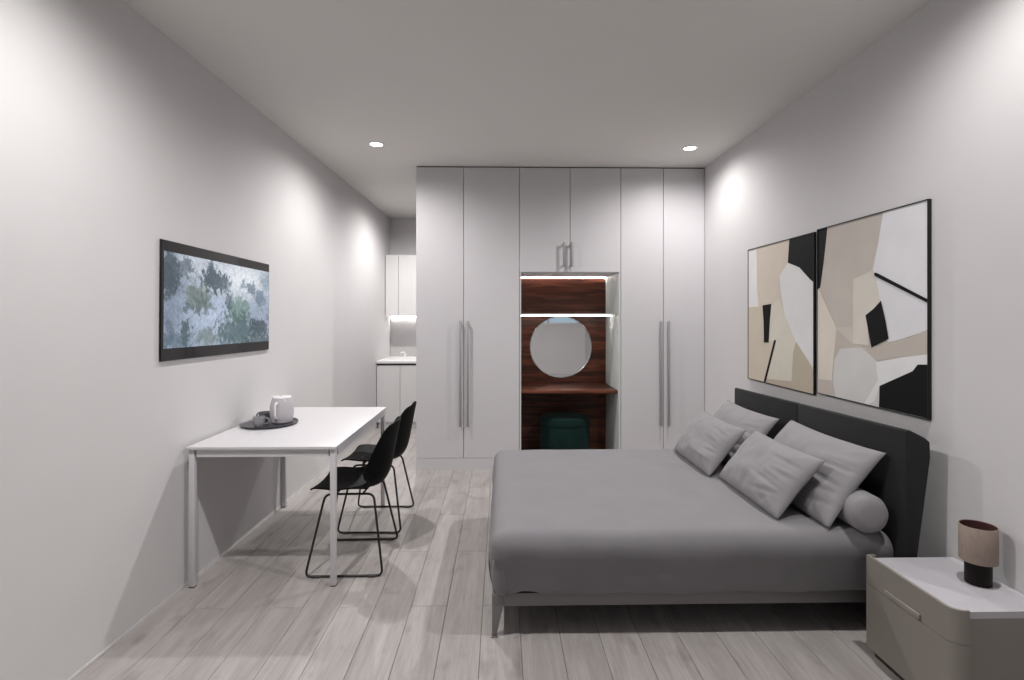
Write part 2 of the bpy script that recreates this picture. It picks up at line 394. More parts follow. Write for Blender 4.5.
for a, b, h in ((nx0 - .002, .645, .584), (.645, nx1 + .002, .656)):
    dr = door_panel(a, b, nz, WT, t); bar_handle(h, 1.885, 2.115, dr)

# round mirror on the niche back
t = thing('round_mirror', 'round frameless mirror on the dark wood back of the dressing niche', 'mirror', (.628, WY + .645, 1.107))
b = MB(); b.lathe([(0, .012), (.316, .012), (.318, .010), (.318, 0), (0, 0)], 0, 0, 96)
bmesh.ops.rotate(b.bm, verts=b.bm.verts, cent=(0, 0, 0), matrix=Matrix.Rotation(pi / 2, 3, 'X')); bmesh.ops.translate(b.bm, verts=b.bm.verts, vec=(.628, WY + .6445, 1.107))
b.build('mirror_glass', M['mirror'], t)
b = MB(); b.lathe([(.3185, 0), (.3185, .014), (.322, .0155), (.3255, .014), (.3255, 0), (.3185, 0)], 0, 0, 96)
bmesh.ops.rotate(b.bm, verts=b.bm.verts, cent=(0, 0, 0), matrix=Matrix.Rotation(pi / 2, 3, 'X')); bmesh.ops.translate(b.bm, verts=b.bm.verts, vec=(.628, WY + .6445, 1.107))
b.build('rim', M['mirror_rim'], t)

# green pouf
t = thing('pouf', 'round dark green velvet pouf tucked under the dressing table', 'stool', (.632, 5.36, 0))
MB().lathe([(0, .012), (.222, .012), (.240, .02), (.246, .05), (.248, .20), (.248, .355), (.245, .362), (0, .362)], .632, 5.36, 64).build('body', M['stool'], t)
MB().lathe([(0, .363), (.244, .363), (.251, .368), (.252, .38), (.249, .412), (.238, .434), (.212, .446), (.13, .452), (0, .454)], .632, 5.36, 64).build('seat_cushion', M['stool'], t)
MB().lathe([(0, 0), (.19, 0), (.19, .0115), (0, .0115)], .632, 5.36, 48).build('base', M['rubber'], t)

# ------------------------------------------------------------------ kitchen at the end of the hallway
KY = 6.9; kx0 = LW(KY) + .006; kx = [kx0, -1.285, -.77, -.23]
for i, (a, b, lab) in enumerate(((kx[0], kx[1], 'narrow white kitchen base cabinet against the left wall'), (kx[1], kx[2], 'white kitchen base cabinet behind the far chair, half hidden by the wardrobe'))):
    t = thing('kitchen_base_cabinet', lab, 'cabinet', ((a + b) / 2, KY + .3, 0), 'kitchen base cabinets')
    w = LW(BACK) + .004 if i == 0 else a
    MB().box(max(a, w) + .001, b - .001, KY + .021, BACK - .012, .08, .802).build('carcass', M['kitchen'], t, smooth=False)
    MB().box(a + .0025, b - .0025, KY, KY + .02, .082, .802, .0012, 1).build('door', M['kitchen'], t)
    MB().box(max(a, w) + .001, b - .001, KY + .04, KY + .06, 0, .0795).build('plinth', M['kitchen'], t, smooth=False)
b = MB(); b.prism([(LW(KY - .01) + .003, KY - .01), (-.2, KY - .01), (-.2, BACK - .012), (LW(BACK) + .003, BACK - .012)], 'z', .828, .862, .003)
tag(b.build('worktop', M['worktop'], loc=(-.9, KY + .3, .828)), 'white kitchen worktop lying on the base cabinets', 'worktop')
b = MB(); b.box(kx0, -.2, KY + .03, BACK - .012, .8025, .8275)
tag(b.build('worktop_shadow_gap', M['gap'], loc=(-.9, KY + .3, .8025)), 'dark recessed shadow-gap strip under the kitchen worktop', 'filler')  # infill coloured dark as the shaded gap beneath the worktop
t = thing('tap', 'small white kitchen tap on the worktop in front of the splashback', 'tap', (-1.345, 7.58, .862))
MB().lathe([(0, .862), (.022, .862), (.022, .868), (.014, .872), (.0135, .905), (0, .907)], -1.345, 7.58, 20).build('body', M['tap'], t)
MB().tube([(-1.345, 7.58, .900), (-1.345, 7.58, .917), (-1.3458, 7.575, .926), (-1.372, 7.565, .928), (-1.395, 7.555, .923), (-1.40, 7.552, .914)], .010, 10).build('spout', M['tap'], t)
MB().tube([(-1.331, 7.58, .895), (-1.312, 7.578, .900)], .006, 8).build('lever', M['tap'], t)
struct(MB().box(LW(BACK) + .004, 0.0, BACK - .010, BACK - .0005, .8625, 1.428), 'trim_2', M['splash'], smooth=False)
UY = 7.37; ux = [LW(UY) + .006, -1.395, -.85]
for i, (a, b, lab) in enumerate(((ux[0], ux[1], 'narrow white kitchen wall cabinet against the left wall'), (ux[1], ux[2], 'white kitchen wall cabinet half hidden by the wardrobe edge'))):
    t = thing('kitchen_wall_cabinet', lab, 'cabinet', ((a + b) / 2, UY + .16, 1.43), 'kitchen wall cabinets')
    w = LW(BACK) + .004 if i == 0 else a
    MB().box(max(a, w) + .001, b - .001, UY + .021, BACK - .001, 1.43, 2.265).build('carcass', M['kitchen'], t, smooth=False)
    MB().box(a + .0025, b - .0025, UY, UY + .02, 1.43, 2.265, .0012, 1).build('door', M['kitchen'], t)
    MB().box(max(a, w) + .02, b - .001, BACK - .045, BACK - .030, 1.4245, 1.4295, .001).build('light_strip', M['led_cool'], t)

# ------------------------------------------------------------------ the white table
tx0, tx1, ty0, ty1, tz = -1.638, -.863, 2.845, 4.09, .742
t = thing('dining_table', 'white rectangular table with square metal legs against the left wall', 'table', ((tx0 + tx1) / 2, (ty0 + ty1) / 2, 0))
MB().box(tx0, tx1, ty0, ty1, tz - .016, tz, .002).build('tabletop', M['table_white'], t)
a = MB(); lw = .029
a.box(tx0 + .044, tx1 - .044, ty0 + .016, ty0 + .036, tz - .056, tz - .0165); a.box(tx0 + .044, tx1 - .044, ty1 - .026, ty1 - .006, tz - .056, tz - .0165)
a.box(tx0 + .006, tx0 + .026, ty0 + .058, ty1 - .044, tz - .056, tz - .0165); a.box(tx1 - .026, tx1 - .006, ty0 + .058, ty1 - .044, tz - .056, tz - .0165)
a.build('apron', M['table_metal'], t, smooth=False)
for x in (tx0 + .003, tx1 - .008 - lw):
    for y in (ty0 + .014, ty1 - .004 - lw):
        l = MB().box(x, x + lw, y, y + lw, .006, tz - .0165, .003).build('leg', M['table_metal'], t)
        MB().box(x + .002, x + lw - .002, y + .002, y + lw - .002, 0, .0058).build('foot_cap', M['rubber'], l)

# ------------------------------------------------------------------ the two black shell chairs (local: faces -x, y sideways)
def cat(pts, n):
    """smooth curve through points"""
    pts = [Vector(p) for p in pts]; P = [pts[0] * 2 - pts[1]] + pts + [pts[-1] * 2 - pts[-2]]; out = []
    for i in range(1, len(P) - 2):
        for k in range(n):
            s = k / n; a, b, c, d = P[i - 1], P[i], P[i + 1], P[i + 2]
            out.append(.5 * ((2 * b) + (c - a) * s + (2 * a - 5 * b + 4 * c - d) * s * s + (3 * b - a - 3 * c + d) * s ** 3))
    out.append(pts[-1]); return out
def round_path(pts, r, closed=True, n=5):
    pts = [Vector(p) for p in pts]; out = []
    for i, p in enumerate(pts):
        a = (pts[i - 1] - p).normalized(); b = (pts[(i + 1) % len(pts)] - p).normalized()
        p0, p1 = p + a * r, p + b * r
        for k in range(n + 1):
            s = k / n; out.append((p0 * (1 - s) + p * s) * (1 - s) + (p * (1 - s) + p1 * s) * s)
    return out
def make_chair():
    t = thing('shell_chair', '', 'chair', (0, 0, 0), 'black shell chairs at the white table')
    # mid line of the shell (x, z), half width, how far the sides come forward/up
    spine = cat([(-.192, .452, 0), (-.178, .462, 0), (-.12, .462, 0), (0, .449, 0), (.10, .442, 0), (.155, .455, 0), (.19, .50, 0), (.210, .565, 0), (.226, .65, 0), (.242, .735, 0), (.254, .795, 0), (.259, .818, 0)], 4)
    N = len(spine)
    def hw(i):
        s = i / (N - 1)
        return cat_w(s)
    keys = [(0, .188), (.05, .205), (.2, .225), (.36, .228), (.5, .228), (.6, .232), (.70, .225), (.80, .200), (.88, .165), (.94, .125), (.98, .085), (1, .05)]
    def cat_w(s):
        for (a, u), (b, v) in zip(keys, keys[1:]):
            if s <= b:
                q = (s - a) / (b - a); return u + (v - u) * q
        return keys[-1][1]
    nv = 19
    def P(i, j):
        v = -1 + 2 * j / (nv - 1); p = spine[i]; a = spine[max(i - 1, 0)]; b = spine[min(i + 1, N - 1)]
        d = (b - a).normalized(); nrm = Vector((-d.y, d.x))           # towards the sitter
        s = i / (N - 1)
        curl = (.014 + .10 * max(0, 1 - abs(s - .60) / .36) ** .8) * abs(v) ** 2.1
        return Vector((p.x + nrm.x * curl, v * hw(i) * (1 - .03 * curl), p.y + nrm.y * curl))
    b = MB(); b.grid(P, N, nv)
    o = b.build('shell', M['chair'], t, ang=80)
    sm = o.modifiers.new('thickness', 'SOLIDIFY'); sm.thickness = .009; sm.offset = 0
    ss = o.modifiers.new('smooth', 'SUBSURF'); ss.levels = 1; ss.render_levels = 2
    # sled base: two closed loops joined under the seat
    for sgn in (-1, 1):
        y0, y1 = sgn * .243, sgn * .135
        pts = round_path([(-.212, y0, .008), (.207, y0, .008), (.135, y1, .420), (-.135, y1, .420)], .035)
        l = MB().tube(pts, .0065, 10, True).build('leg', M['chair_metal'], t)
        for x in (-.15, .15): MB().box(x - .02, x + .02, y0 - .0085, y0 + .0085, 0, .012, .003).build('glide', M['rubber'], l)
    cr = MB()
    for x in (-.075, .075): cr.tube([(x, -.135, .420), (x, 0, .420), (x, .135, .420)], .006, 8)
    cr.box(-.09, .09, -.07, .07, .424, .434, .004)
    cr.build('seat_mount', M['chair_metal'], t)
    return t
chair = make_chair()
spots = [(-.858, 3.205, radians(1.0), 'black shell chair with sled legs, the nearer of the two at the white table'),
         (-.858, 3.800, radians(-1.0), 'black shell chair with sled legs, farther one at the white table')]
for i, (x, y, rz, lab) in enumerate(spots):
    o = chair if i == 0 else copy_tree(chair)
    o.location = (x, y, 0); o.rotation_euler = (0, 0, rz); o['label'] = lab

# ------------------------------------------------------------------ tray, kettle and cups
trx, try_ = -1.463, 3.445
b = MB(); b.lathe([(0, tz + .001), (.152, tz + .001), (.163, tz + .006), (.168, tz + .014), (.165, tz + .0145), (.159, tz + .009), (.150, tz + .006), (0, tz + .006)], trx, try_, 64, 1.0, 1.08)
tag(b.build('serving_tray', M['tray'], loc=(trx, try_, tz)), 'round dark serving tray with low rim on the white table', 'tray')
kz = tz + .0065; kx_, ky_ = -1.398, 3.475
t = thing('kettle', 'pale grey rounded kettle with white lid on the dark tray', 'kettle', (kx_, ky_, kz))
MB().lathe([(0, kz), (.056, kz), (.064, kz + 0.0065), (.071, kz + 0.0378), (.073, kz + 0.0702), (.070, kz + 0.1080), (.063, kz + 0.1382), (.057, kz + 0.1544), (.053, kz + 0.1544), (0, kz + 0.1512)], kx_, ky_, 48).build('body', M['kettle'], t)
lid = MB().lathe([(0, kz + 0.1550), (.056, kz + 0.1550), (.058, kz + 0.1588), (.054, kz + 0.1652), (.02, kz + 0.1685), (0, kz + 0.1685)], kx_, ky_, 40).build('lid', M['kettle_lid'], t)
MB().lathe([(0, kz + .1686), (.013, kz + .1686), (.013, kz + .171), (.010, kz + .1735), (0, kz + .174)], kx_, ky_, 20).build('knob', M['kettle'], lid)
hd = Vector((-.05, -1, 0)).normalized()
def hp(r, z): return (kx_ + hd.x * r, ky_ + hd.y * r, kz + z)
MB().tube(cat([hp(.060, .128), hp(.078, .132), hp(.090, .115), hp(.092, .08), hp(.088, .045), hp(.071, .034)], 5), .0075, 10).build('handle', M['kettle_lid'], t)
sd = Vector((.05, 1, 0))
MB().tube([(kx_ + sd.x * r, ky_ + sd.y * r, kz + z) for r, z in ((.055, .105), (.075, .125), (.088, .142))], [.018, .013, .009], 12).build('spout', M['kettle'], t)
def cup(x, y, ang, m, lab):
    t = thing('coffee_cup', lab, 'cup', (x, y, kz), 'cups on the tray')
    MB().lathe([(0, kz), (.022, kz), (.026, kz + .004), (.033, kz + .03), (.036, kz + .064), (.0345, kz + .066), (.033, kz + .062), (.029, kz + .028), (.02, kz + .010), (0, kz + .009)], x, y, 36).build('bowl', m, t)
    d = Vector((cos(ang), sin(ang), 0))
    MB().tube(cat([(x + d.x * r, y + d.y * r, kz + z) for r, z in ((.034, .053), (.050, .054), (.057, .040), (.049, .024), (.031, .021))], 4), .0042, 8).build('handle', m, t)
cup(-1.472, 3.315, radians(10), M['cup'], 'grey coffee cup at the front of the dark tray')
cup(-1.510, 3.480, radians(165), M['cup_dark'], 'dark grey coffee cup on the tray behind the front cup, beside the wall')

# ------------------------------------------------------------------ the television on the left wall
tvy0, tvy1 = 2.668, 3.840; tvz0, tvz1 = 1.196, 1.797
tvl = tvy1 - tvy0; tvh = tvz1 - tvz0; tvc = (tvy0 + tvy1) / 2
ANG = -atan(.0195)
TVD = .012
tv = thing('television', 'flat wall-mounted television showing misty forest on the left wall', 'television', (LW(tvc), tvc, (tvz0 + tvz1) / 2), None, ANG)
tv['_b'] = [0, 0, 0]; tv.rotation_euler = (-.010, 0, ANG)      # hung a touch out of level
MB().box(.0005, TVD - .003, -tvl / 2, tvl / 2, -tvh / 2, tvh / 2, .003).build('housing', M['frame_black'], tv)
MB().box(TVD - .0028, TVD, -tvl / 2 + .002, tvl / 2 - .002, -tvh / 2 + .002, tvh / 2 - .002, .0008, 1).build('front_glass', M['bezel'], tv)

def tv_uv(cx, cy):
    """spot in the 160 px close-up of the television -> local (y, z)"""
    p = at_x(140 + cx / 4.25, 220 + cy / 4.25, LW(tvc) + TVD)
    return p.y - tvc, p.z - (tvz0 + tvz1) / 2
def screen_mat():
    m = bpy.data.materials.new('screen_picture_forest'); m.use_nodes = True
    nt = m.node_tree; N = nt.nodes; L = nt.links; p = N['Principled BSDF']
    tc = N.new('ShaderNodeTexCoord')
    def nz(scale, det, dist=0.0):
        n = N.new('ShaderNodeTexNoise'); n.inputs['Scale'].default_value = scale; n.inputs['Detail'].default_value = det
        n.inputs['Roughness'].default_value = 0.62; n.inputs['Distortion'].default_value = dist
        L.new(tc.outputs['Object'], n.inputs['Vector']); return n
    # leafy warp of the coordinates
    wn = nz(24.0, 10, .8)
    sub = N.new('ShaderNodeVectorMath'); sub.operation = 'SUBTRACT'; sub.inputs[1].default_value = (.5, .5, .5); L.new(wn.outputs['Color'], sub.inputs[0])
    wv = N.new('ShaderNodeVectorMath'); wv.operation = 'SCALE'; wv.inputs['Scale'].default_value = 0.19; L.new(sub.outputs[0], wv.inputs[0])
    ad = N.new('ShaderNodeVectorMath'); ad.operation = 'ADD'; L.new(tc.outputs['Object'], ad.inputs[0]); L.new(wv.outputs[0], ad.inputs[1])
    cur = N.new('ShaderNodeRGB'); cur.outputs[0].default_value = rgb(150, 163, 181); col = cur.outputs[0]
    leaf = nz(42.0, 10, .3)
    O, W = tc.outputs['Object'], ad.outputs[0]
    def blob(cx, cy, rx, ry, c, op, soft, src):
        nonlocal col
        if src is W: soft *= .65
        y, z = tv_uv(cx, cy); y1, _ = tv_uv(cx + rx, cy); _, z1 = tv_uv(cx, cy + ry)
        mp = N.new('ShaderNodeVectorMath'); mp.operation = 'SUBTRACT'; mp.inputs[1].default_value = (TVD, y, z); L.new(src, mp.inputs[0])
        sc = N.new('ShaderNodeVectorMath'); sc.operation = 'MULTIPLY'; sc.inputs[1].default_value = (0, 1 / abs(y1 - y), 1 / abs(z1 - z)); L.new(mp.outputs[0], sc.inputs[0])
        ln = N.new('ShaderNodeVectorMath'); ln.operation = 'LENGTH'; L.new(sc.outputs[0], ln.inputs[0])
        val = ln.outputs['Value']
        if src is W:                                    # ragged, leafy outlines
            ma = N.new('ShaderNodeMath'); ma.operation = 'MULTIPLY_ADD'; ma.inputs[1].default_value = 2.6; ma.inputs[2].default_value = -1.3
            L.new(leaf.outputs['Fac'], ma.inputs[0])
            mb_ = N.new('ShaderNodeMath'); mb_.operation = 'ADD'; L.new(val, mb_.inputs[0]); L.new(ma.outputs[0], mb_.inputs[1]); val = mb_.outputs[0]
        mr = N.new('ShaderNodeMapRange'); mr.interpolation_type = 'SMOOTHSTEP'
        mr.inputs['From Min'].default_value = 1 - soft; mr.inputs['From Max'].default_value = 1 + soft
        mr.inputs['To Min'].default_value = op * (.98 if src is W else 1); mr.inputs['To Max'].default_value = 0; L.new(val, mr.inputs['Value'])
        mx = N.new('ShaderNodeMix'); mx.data_type = 'RGBA'; L.new(mr.outputs['Result'], mx.inputs['Factor']); L.new(col, mx.inputs['A'])
        mx.inputs['B'].default_value = rgb(*c); col = mx.outputs['Result']
    for a in ((430, 250, 110, 75, (222, 226, 232), .95, .8, O), (250, 175, 120, 60, (190, 197, 208), .8, .8, O), (330, 410, 80, 70, (178, 190, 213), .9, .8, O), (120, 320, 60, 220, (120, 133, 152), .8, .7, O),
              (125, 235, 55, 95, (58, 72, 80), .9, .45, W), (190, 205, 36, 34, (84, 98, 108), .8, .4, W), (140, 160, 30, 24, (80, 92, 100), .7, .4, W),
              (315, 258, 52, 46, (60, 78, 90), .95, .35, W), (303, 205, 14, 30, (84, 98, 112), .85, .4, W), (360, 280, 24, 34, (96, 112, 124), .8, .4, W),
              (250, 325, 48, 55, (98, 110, 98), .75, .4, W), (268, 365, 40, 30, (84, 102, 96), .7, .5, W), (205, 375, 14, 22, (80, 96, 110), .8, .4, W),
              (415, 385, 45, 55, (98, 130, 114), .75, .4, W), (415, 470, 75, 65, (66, 92, 94), .85, .5, W), (378, 345, 12, 28, (84, 100, 112), .85, .4, W),
              (470, 290, 16, 30, (98, 120, 138), .85, .35, W), (438, 280, 12, 18, (110, 130, 146), .8, .4, W), (505, 330, 20, 34, (96, 118, 136), .8, .4, W), (535, 265, 26, 40, (120, 140, 156), .7, .5, W), (540, 400, 10, 22, (90, 104, 118), .7, .4, W),
              (500, 460, 34, 36, (62, 76, 84), .9, .4, W), (505, 515, 60, 40, (70, 92, 92), .8, .5, W), (195, 480, 22, 52, (66, 84, 88), .9, .4, W), (295, 495, 44, 34, (104, 118, 108), .65, .45, W), (130, 480, 18, 60, (84, 98, 112), .7, .4, W), (170, 520, 60, 34, (82, 100, 112), .7, .5, W)):
        blob(*a)
    fn = nz(45.0, 6, .5)
    rr = N.new('ShaderNodeMapRange'); rr.inputs['From Min'].default_value = .3; rr.inputs['From Max'].default_value = .7; rr.inputs['To Min'].default_value = .72; rr.inputs['To Max'].default_value = 1.25
    L.new(fn.outputs['Fac'], rr.inputs['Value'])
    sc = N.new('ShaderNodeVectorMath'); sc.operation = 'SCALE'; L.new(col, sc.inputs[0]); L.new(rr.outputs['Result'], sc.inputs['Scale'])
    L.new(sc.outputs[0], p.inputs['Emission Color']); p.inputs['Emission Strength'].default_value = 1.0
    p.inputs['Base Color'].default_value = (.008, .008, .008, 1); p.inputs['Roughness'].default_value = .08; p.inputs['Specular IOR Level'].default_value = .3
    return m
sy0, sy1, szb, szt = -tvl / 2 + .018, tvl / 2 - .006, -tvh / 2 + .062, tvh / 2 - .056
MB().box(TVD + .0002, TVD + .0012, sy0, sy1, szb, szt).build('screen', screen_mat(), tv, smooth=False)

# ------------------------------------------------------------------ framed pictures on the right wall
PX = 1.898
def picture(cl, ct, polys, label, corners):
    """corners/polys in pixels of the close-up of the wall, measured onto the canvas plane"""
    def W(p): return at_x(730 + p[0] / 2.72, 180 + p[1] / 2.72, PX)
    y1, y0, z0, z1 = corners
    t = thing('framed_picture', label, 'picture', (RW, (y0 + y1) / 2, (z0 + z1) / 2), 'abstract pictures over the bed')
    fr = MB(); fw, fx = .006, PX - .004
    fr.box(fx, RW - .0005, y0, y0 + fw, z0, z1, .0012, 1); fr.box(fx, RW - .0005, y1 - fw, y1, z0, z1, .0012, 1)
    fr.box(fx, RW - .0005, y0 + fw, y1 - fw, z0, z0 + fw, .0012, 1); fr.box(fx, RW - .0005, y0 + fw, y1 - fw, z1 - fw, z1, .0012, 1)
    fr.build('frame', M['frame_black'], t)
    b = bmesh.new(); mats = []
    a0, a1, c0, c1 = y0 + fw, y1 - fw, z0 + fw, z1 - fw
    def clipped(pts):
        for axis, lim, keep in ((0, a0, 1), (0, a1, -1), (1, c0, 1), (1, c1, -1)):
            out = []
            for i in range(len(pts)):
                p, q = pts[i - 1], pts[i]; pin = (p[axis] - lim) * keep >= 0; qin = (q[axis] - lim) * keep >= 0
                if pin != qin:
                    s = (lim - p[axis]) / (q[axis] - p[axis]); out.append((p[0] + (q[0] - p[0]) * s, p[1] + (q[1] - p[1]) * s))
                if qin: out.append(q)
            pts = out
        return pts
    def layer(pts, c, dx):
        if c not in mats: mats.append(c)
        A = [b.verts.new((PX - dx, p[0], p[1])) for p in pts]
        f = b.faces.new(A); f.material_index = mats.index(c); f.normal_update()
        if f.normal.x > 0: f.normal_flip()
    layer([(a0, c0), (a1, c0), (a1, c1), (a0, c1)], polys[0], 0)
    for i, (c, pts) in enumerate(polys[1:]):
        q = clipped([(W(p).y, W(p).z) for p in pts])
        if len(q) >= 3: layer(q, c, .00025 * (i + 1))
    mb = MB(); mb.merge(b)
    ml = []
    for c in mats:
        k = 'paint_%d_%d_%d' % c
        if k not in M: M[k] = mat(k, rgb(*c), .8, spec=.2, bump=.15, bscale=120, vary=.03 if sum(c) > 120 else 0, vscale=7)
        ml.append(M[k])
    mb.build('canvas', None, t, smooth=False, mats=ml)
    bk = MB().box(PX + .001, RW - .001, y0 + fw, y1 - fw, z0 + fw, z1 - fw).build('backing', M['frame_black'], t, smooth=False)
BLK = (14, 14, 15)
def cor(l, r, lt, lb, rt, rb):
    A, B, C, D = (at_x(*p, PX - .004) for p in ((l, lt), (l, lb), (r, rt), (r, rb)))
    return A.y, C.y, (B.z + D.z) / 2, (A.z + C.z) / 2
P1 = [(204, 196, 182),
      ((222, 221, 220), [(40, 180), (74, 180), (75, 300), (80, 345), (40, 345)]),
      ((205, 194, 182), [(72, 170), (167, 140), (158, 225), (135, 262), (133, 320), (110, 335), (78, 345), (74, 300)]),
      ((200, 190, 174), [(40, 345), (92, 345), (92, 440), (124, 440), (94, 552), (40, 560)]),
      ((208, 203, 190), [(135, 320), (150, 370), (180, 440), (172, 470), (168, 545), (96, 550), (122, 440), (106, 438), (110, 345)]),
      ((184, 174, 156), [(180, 440), (235, 530), (235, 600), (166, 568), (168, 545), (172, 470)]),
      ((184, 170, 155), [(90, 552), (96, 540), (168, 548), (166, 575)]),
      ((216, 216, 216), [(158, 225), (186, 235), (220, 272), (240, 290), (240, 530), (180, 440), (150, 370), (138, 300), (135, 262)]),
      (BLK, [(163, 150), (240, 130), (240, 285), (220, 272), (190, 238), (158, 225)]),
      (BLK, [(89, 341), (113, 337), (109, 380), (106, 442), (93, 442), (92, 385)]),
      (BLK, [(121, 435), (126, 436), (96, 556), (91, 555)])]
P2 = [(200, 193, 184),
      ((191, 184, 176), [(255, 120), (425, 80), (400, 180), (385, 245), (335, 270), (332, 400), (290, 400), (245, 300), (256, 200)]),
      (BLK, [(230, 120), (266, 120), (262, 160), (255, 225), (246, 292), (230, 305)]),
      ((222, 222, 226), [(418, 80), (560, 40), (560, 335), (395, 252), (388, 250), (402, 180)]),
      ((219, 219, 223), [(392, 255), (560, 335), (560, 402), (470, 432), (430, 442), (410, 330), (400, 290)]),
      ((209, 204, 194), [(335, 270), (392, 246), (402, 290), (410, 332), (372, 370), (380, 450), (335, 445)]),
      ((214, 206, 194), [(230, 298), (243, 298), (265, 345), (291, 405), (278, 545), (230, 545)]),
      ((188, 180, 172), [(291, 405), (333, 445), (382, 455), (470, 436), (560, 398), (560, 475), (470, 480), (400, 492), (360, 458), (300, 458), (282, 520)]),
      ((205, 204, 202), [(284, 490), (302, 458), (360, 456), (400, 492), (412, 560), (404, 660), (290, 600), (280, 545)]),
      ((222, 222, 222), [(398, 495), (470, 482), (560, 472), (560, 505), (512, 503), (498, 522), (408, 560), (395, 600), (360, 620), (385, 575), (404, 545)]),
      ((192, 183, 175), [(230, 540), (280, 545), (290, 600), (230, 590)]),
      (BLK, [(512, 502), (560, 502), (560, 670), (406, 640), (408, 560), (498, 520)]),
      (BLK, [(412, 328), (425, 385), (433, 432), (386, 456), (370, 368), (392, 350)]),
      (BLK, [(393, 253), (400, 252), (560, 335), (560, 345), (395, 261)])]
picture(0, 0, P1, 'farther abstract picture with thin black frame over the bed', cor(747.6, 813.6, 250.0, 380, 231.6, 393.5))
picture(0, 0, P2, 'nearer abstract picture with large black corner shape, in black frame', cor(816.6, 928, 230.4, 394.5, 197.4, 418.5))

# ------------------------------------------------------------------ the bed
BX0, BX1, BY0, BY1, BZ = -.048, 1.716, 2.318, 3.872, .482
bed = thing('bed', 'low double bed with charcoal upholstered headboard and thin metal frame', 'bed', (.85, 3.1, 0))
fr = MB(); rz0, rz1 = .138, .196
fr.box(-.040, 1.69, 2.392, 2.418, rz0, rz1, .004); fr.box(-.040, 1.69, 3.832, 3.858, rz0, rz1, .004)
fr.box(-.040, -.014, 2.418, 3.832, rz0, rz1, .004); fr.box(1.66, 1.69, 2.418, 3.832, rz0, rz1, .004)
fr.build('bed_frame', M['bed_metal'], bed)
for x, sx in ((-.040, 1), (1.690, 0)):
    for y0, y1 in ((2.390, 2.420), (3.830, 3.860)):
        a = .052 if sx else .045
        xa, xb = (x, x + a) if sx else (x, x + a)
        ba, bb = (x, x + .020) if sx else (x + .02, x + .042)
        m = MB().hexa([(ba, y0 + .004, .006), (bb, y0 + .004, .006), (bb, y1 - .004, .006), (ba, y1 - .004, .006)], [(xa, y0, .150), (xb, y0, .150), (xb, y1, .150), (xa, y1, .150)], .003)
        m.box(xa, xb, y0 - .001, y1 + .001, .146, .199, .003)
        l = m.build('leg', M['bed_metal'], bed)
        MB().box(ba - .004, bb + .004, y0, y1, 0, .0058, .001).build('foot_pad', M['bed_metal'], l)
MB().box(-.012, 1.711, 2.42, 3.83, .165, .205).build('slat_base', M['platform'], bed, smooth=False)
MB().box(.0, 1.655, 2.435, 3.815, .206, .42, .05, 4).build('mattress', M['sheet'], bed)
HT = lambda y: .941 - (y - 2.254) / 1.665 * .039
for ya, yb in ((2.254, 3.098), (3.100, 3.945)):
    def sec(y):
        h = HT(y); return [(1.713, y, .15), (1.719, y, h - .004), (1.733, y, h), (1.800, y, h - .034), (1.822, y, h - .052), (1.824, y, h - .12), (1.768, y, .40), (1.756, y, .15)]
    b = bmesh.new(); A = [b.verts.new(p) for p in sec(ya)]; B = [b.verts.new(p) for p in sec(yb)]; n = len(A)
    for i in range(n): b.faces.new((A[i], A[(i + 1) % n], B[(i + 1) % n], B[i]))
    b.faces.new(A); b.faces.new(B); bmesh.ops.recalc_face_normals(b, faces=b.faces)
    bmesh.ops.bevel(b, geom=list(b.edges), offset=.0075, segments=3, profile=.5, affect='EDGES')
    q = MB(); q.merge(b); q.build('headboard_cushion', M['headboard'], bed)
MB().box(1.728, 1.748, 2.32, 3.86, 0, .1495).build('headboard_base', M['platform'], bed, smooth=False)

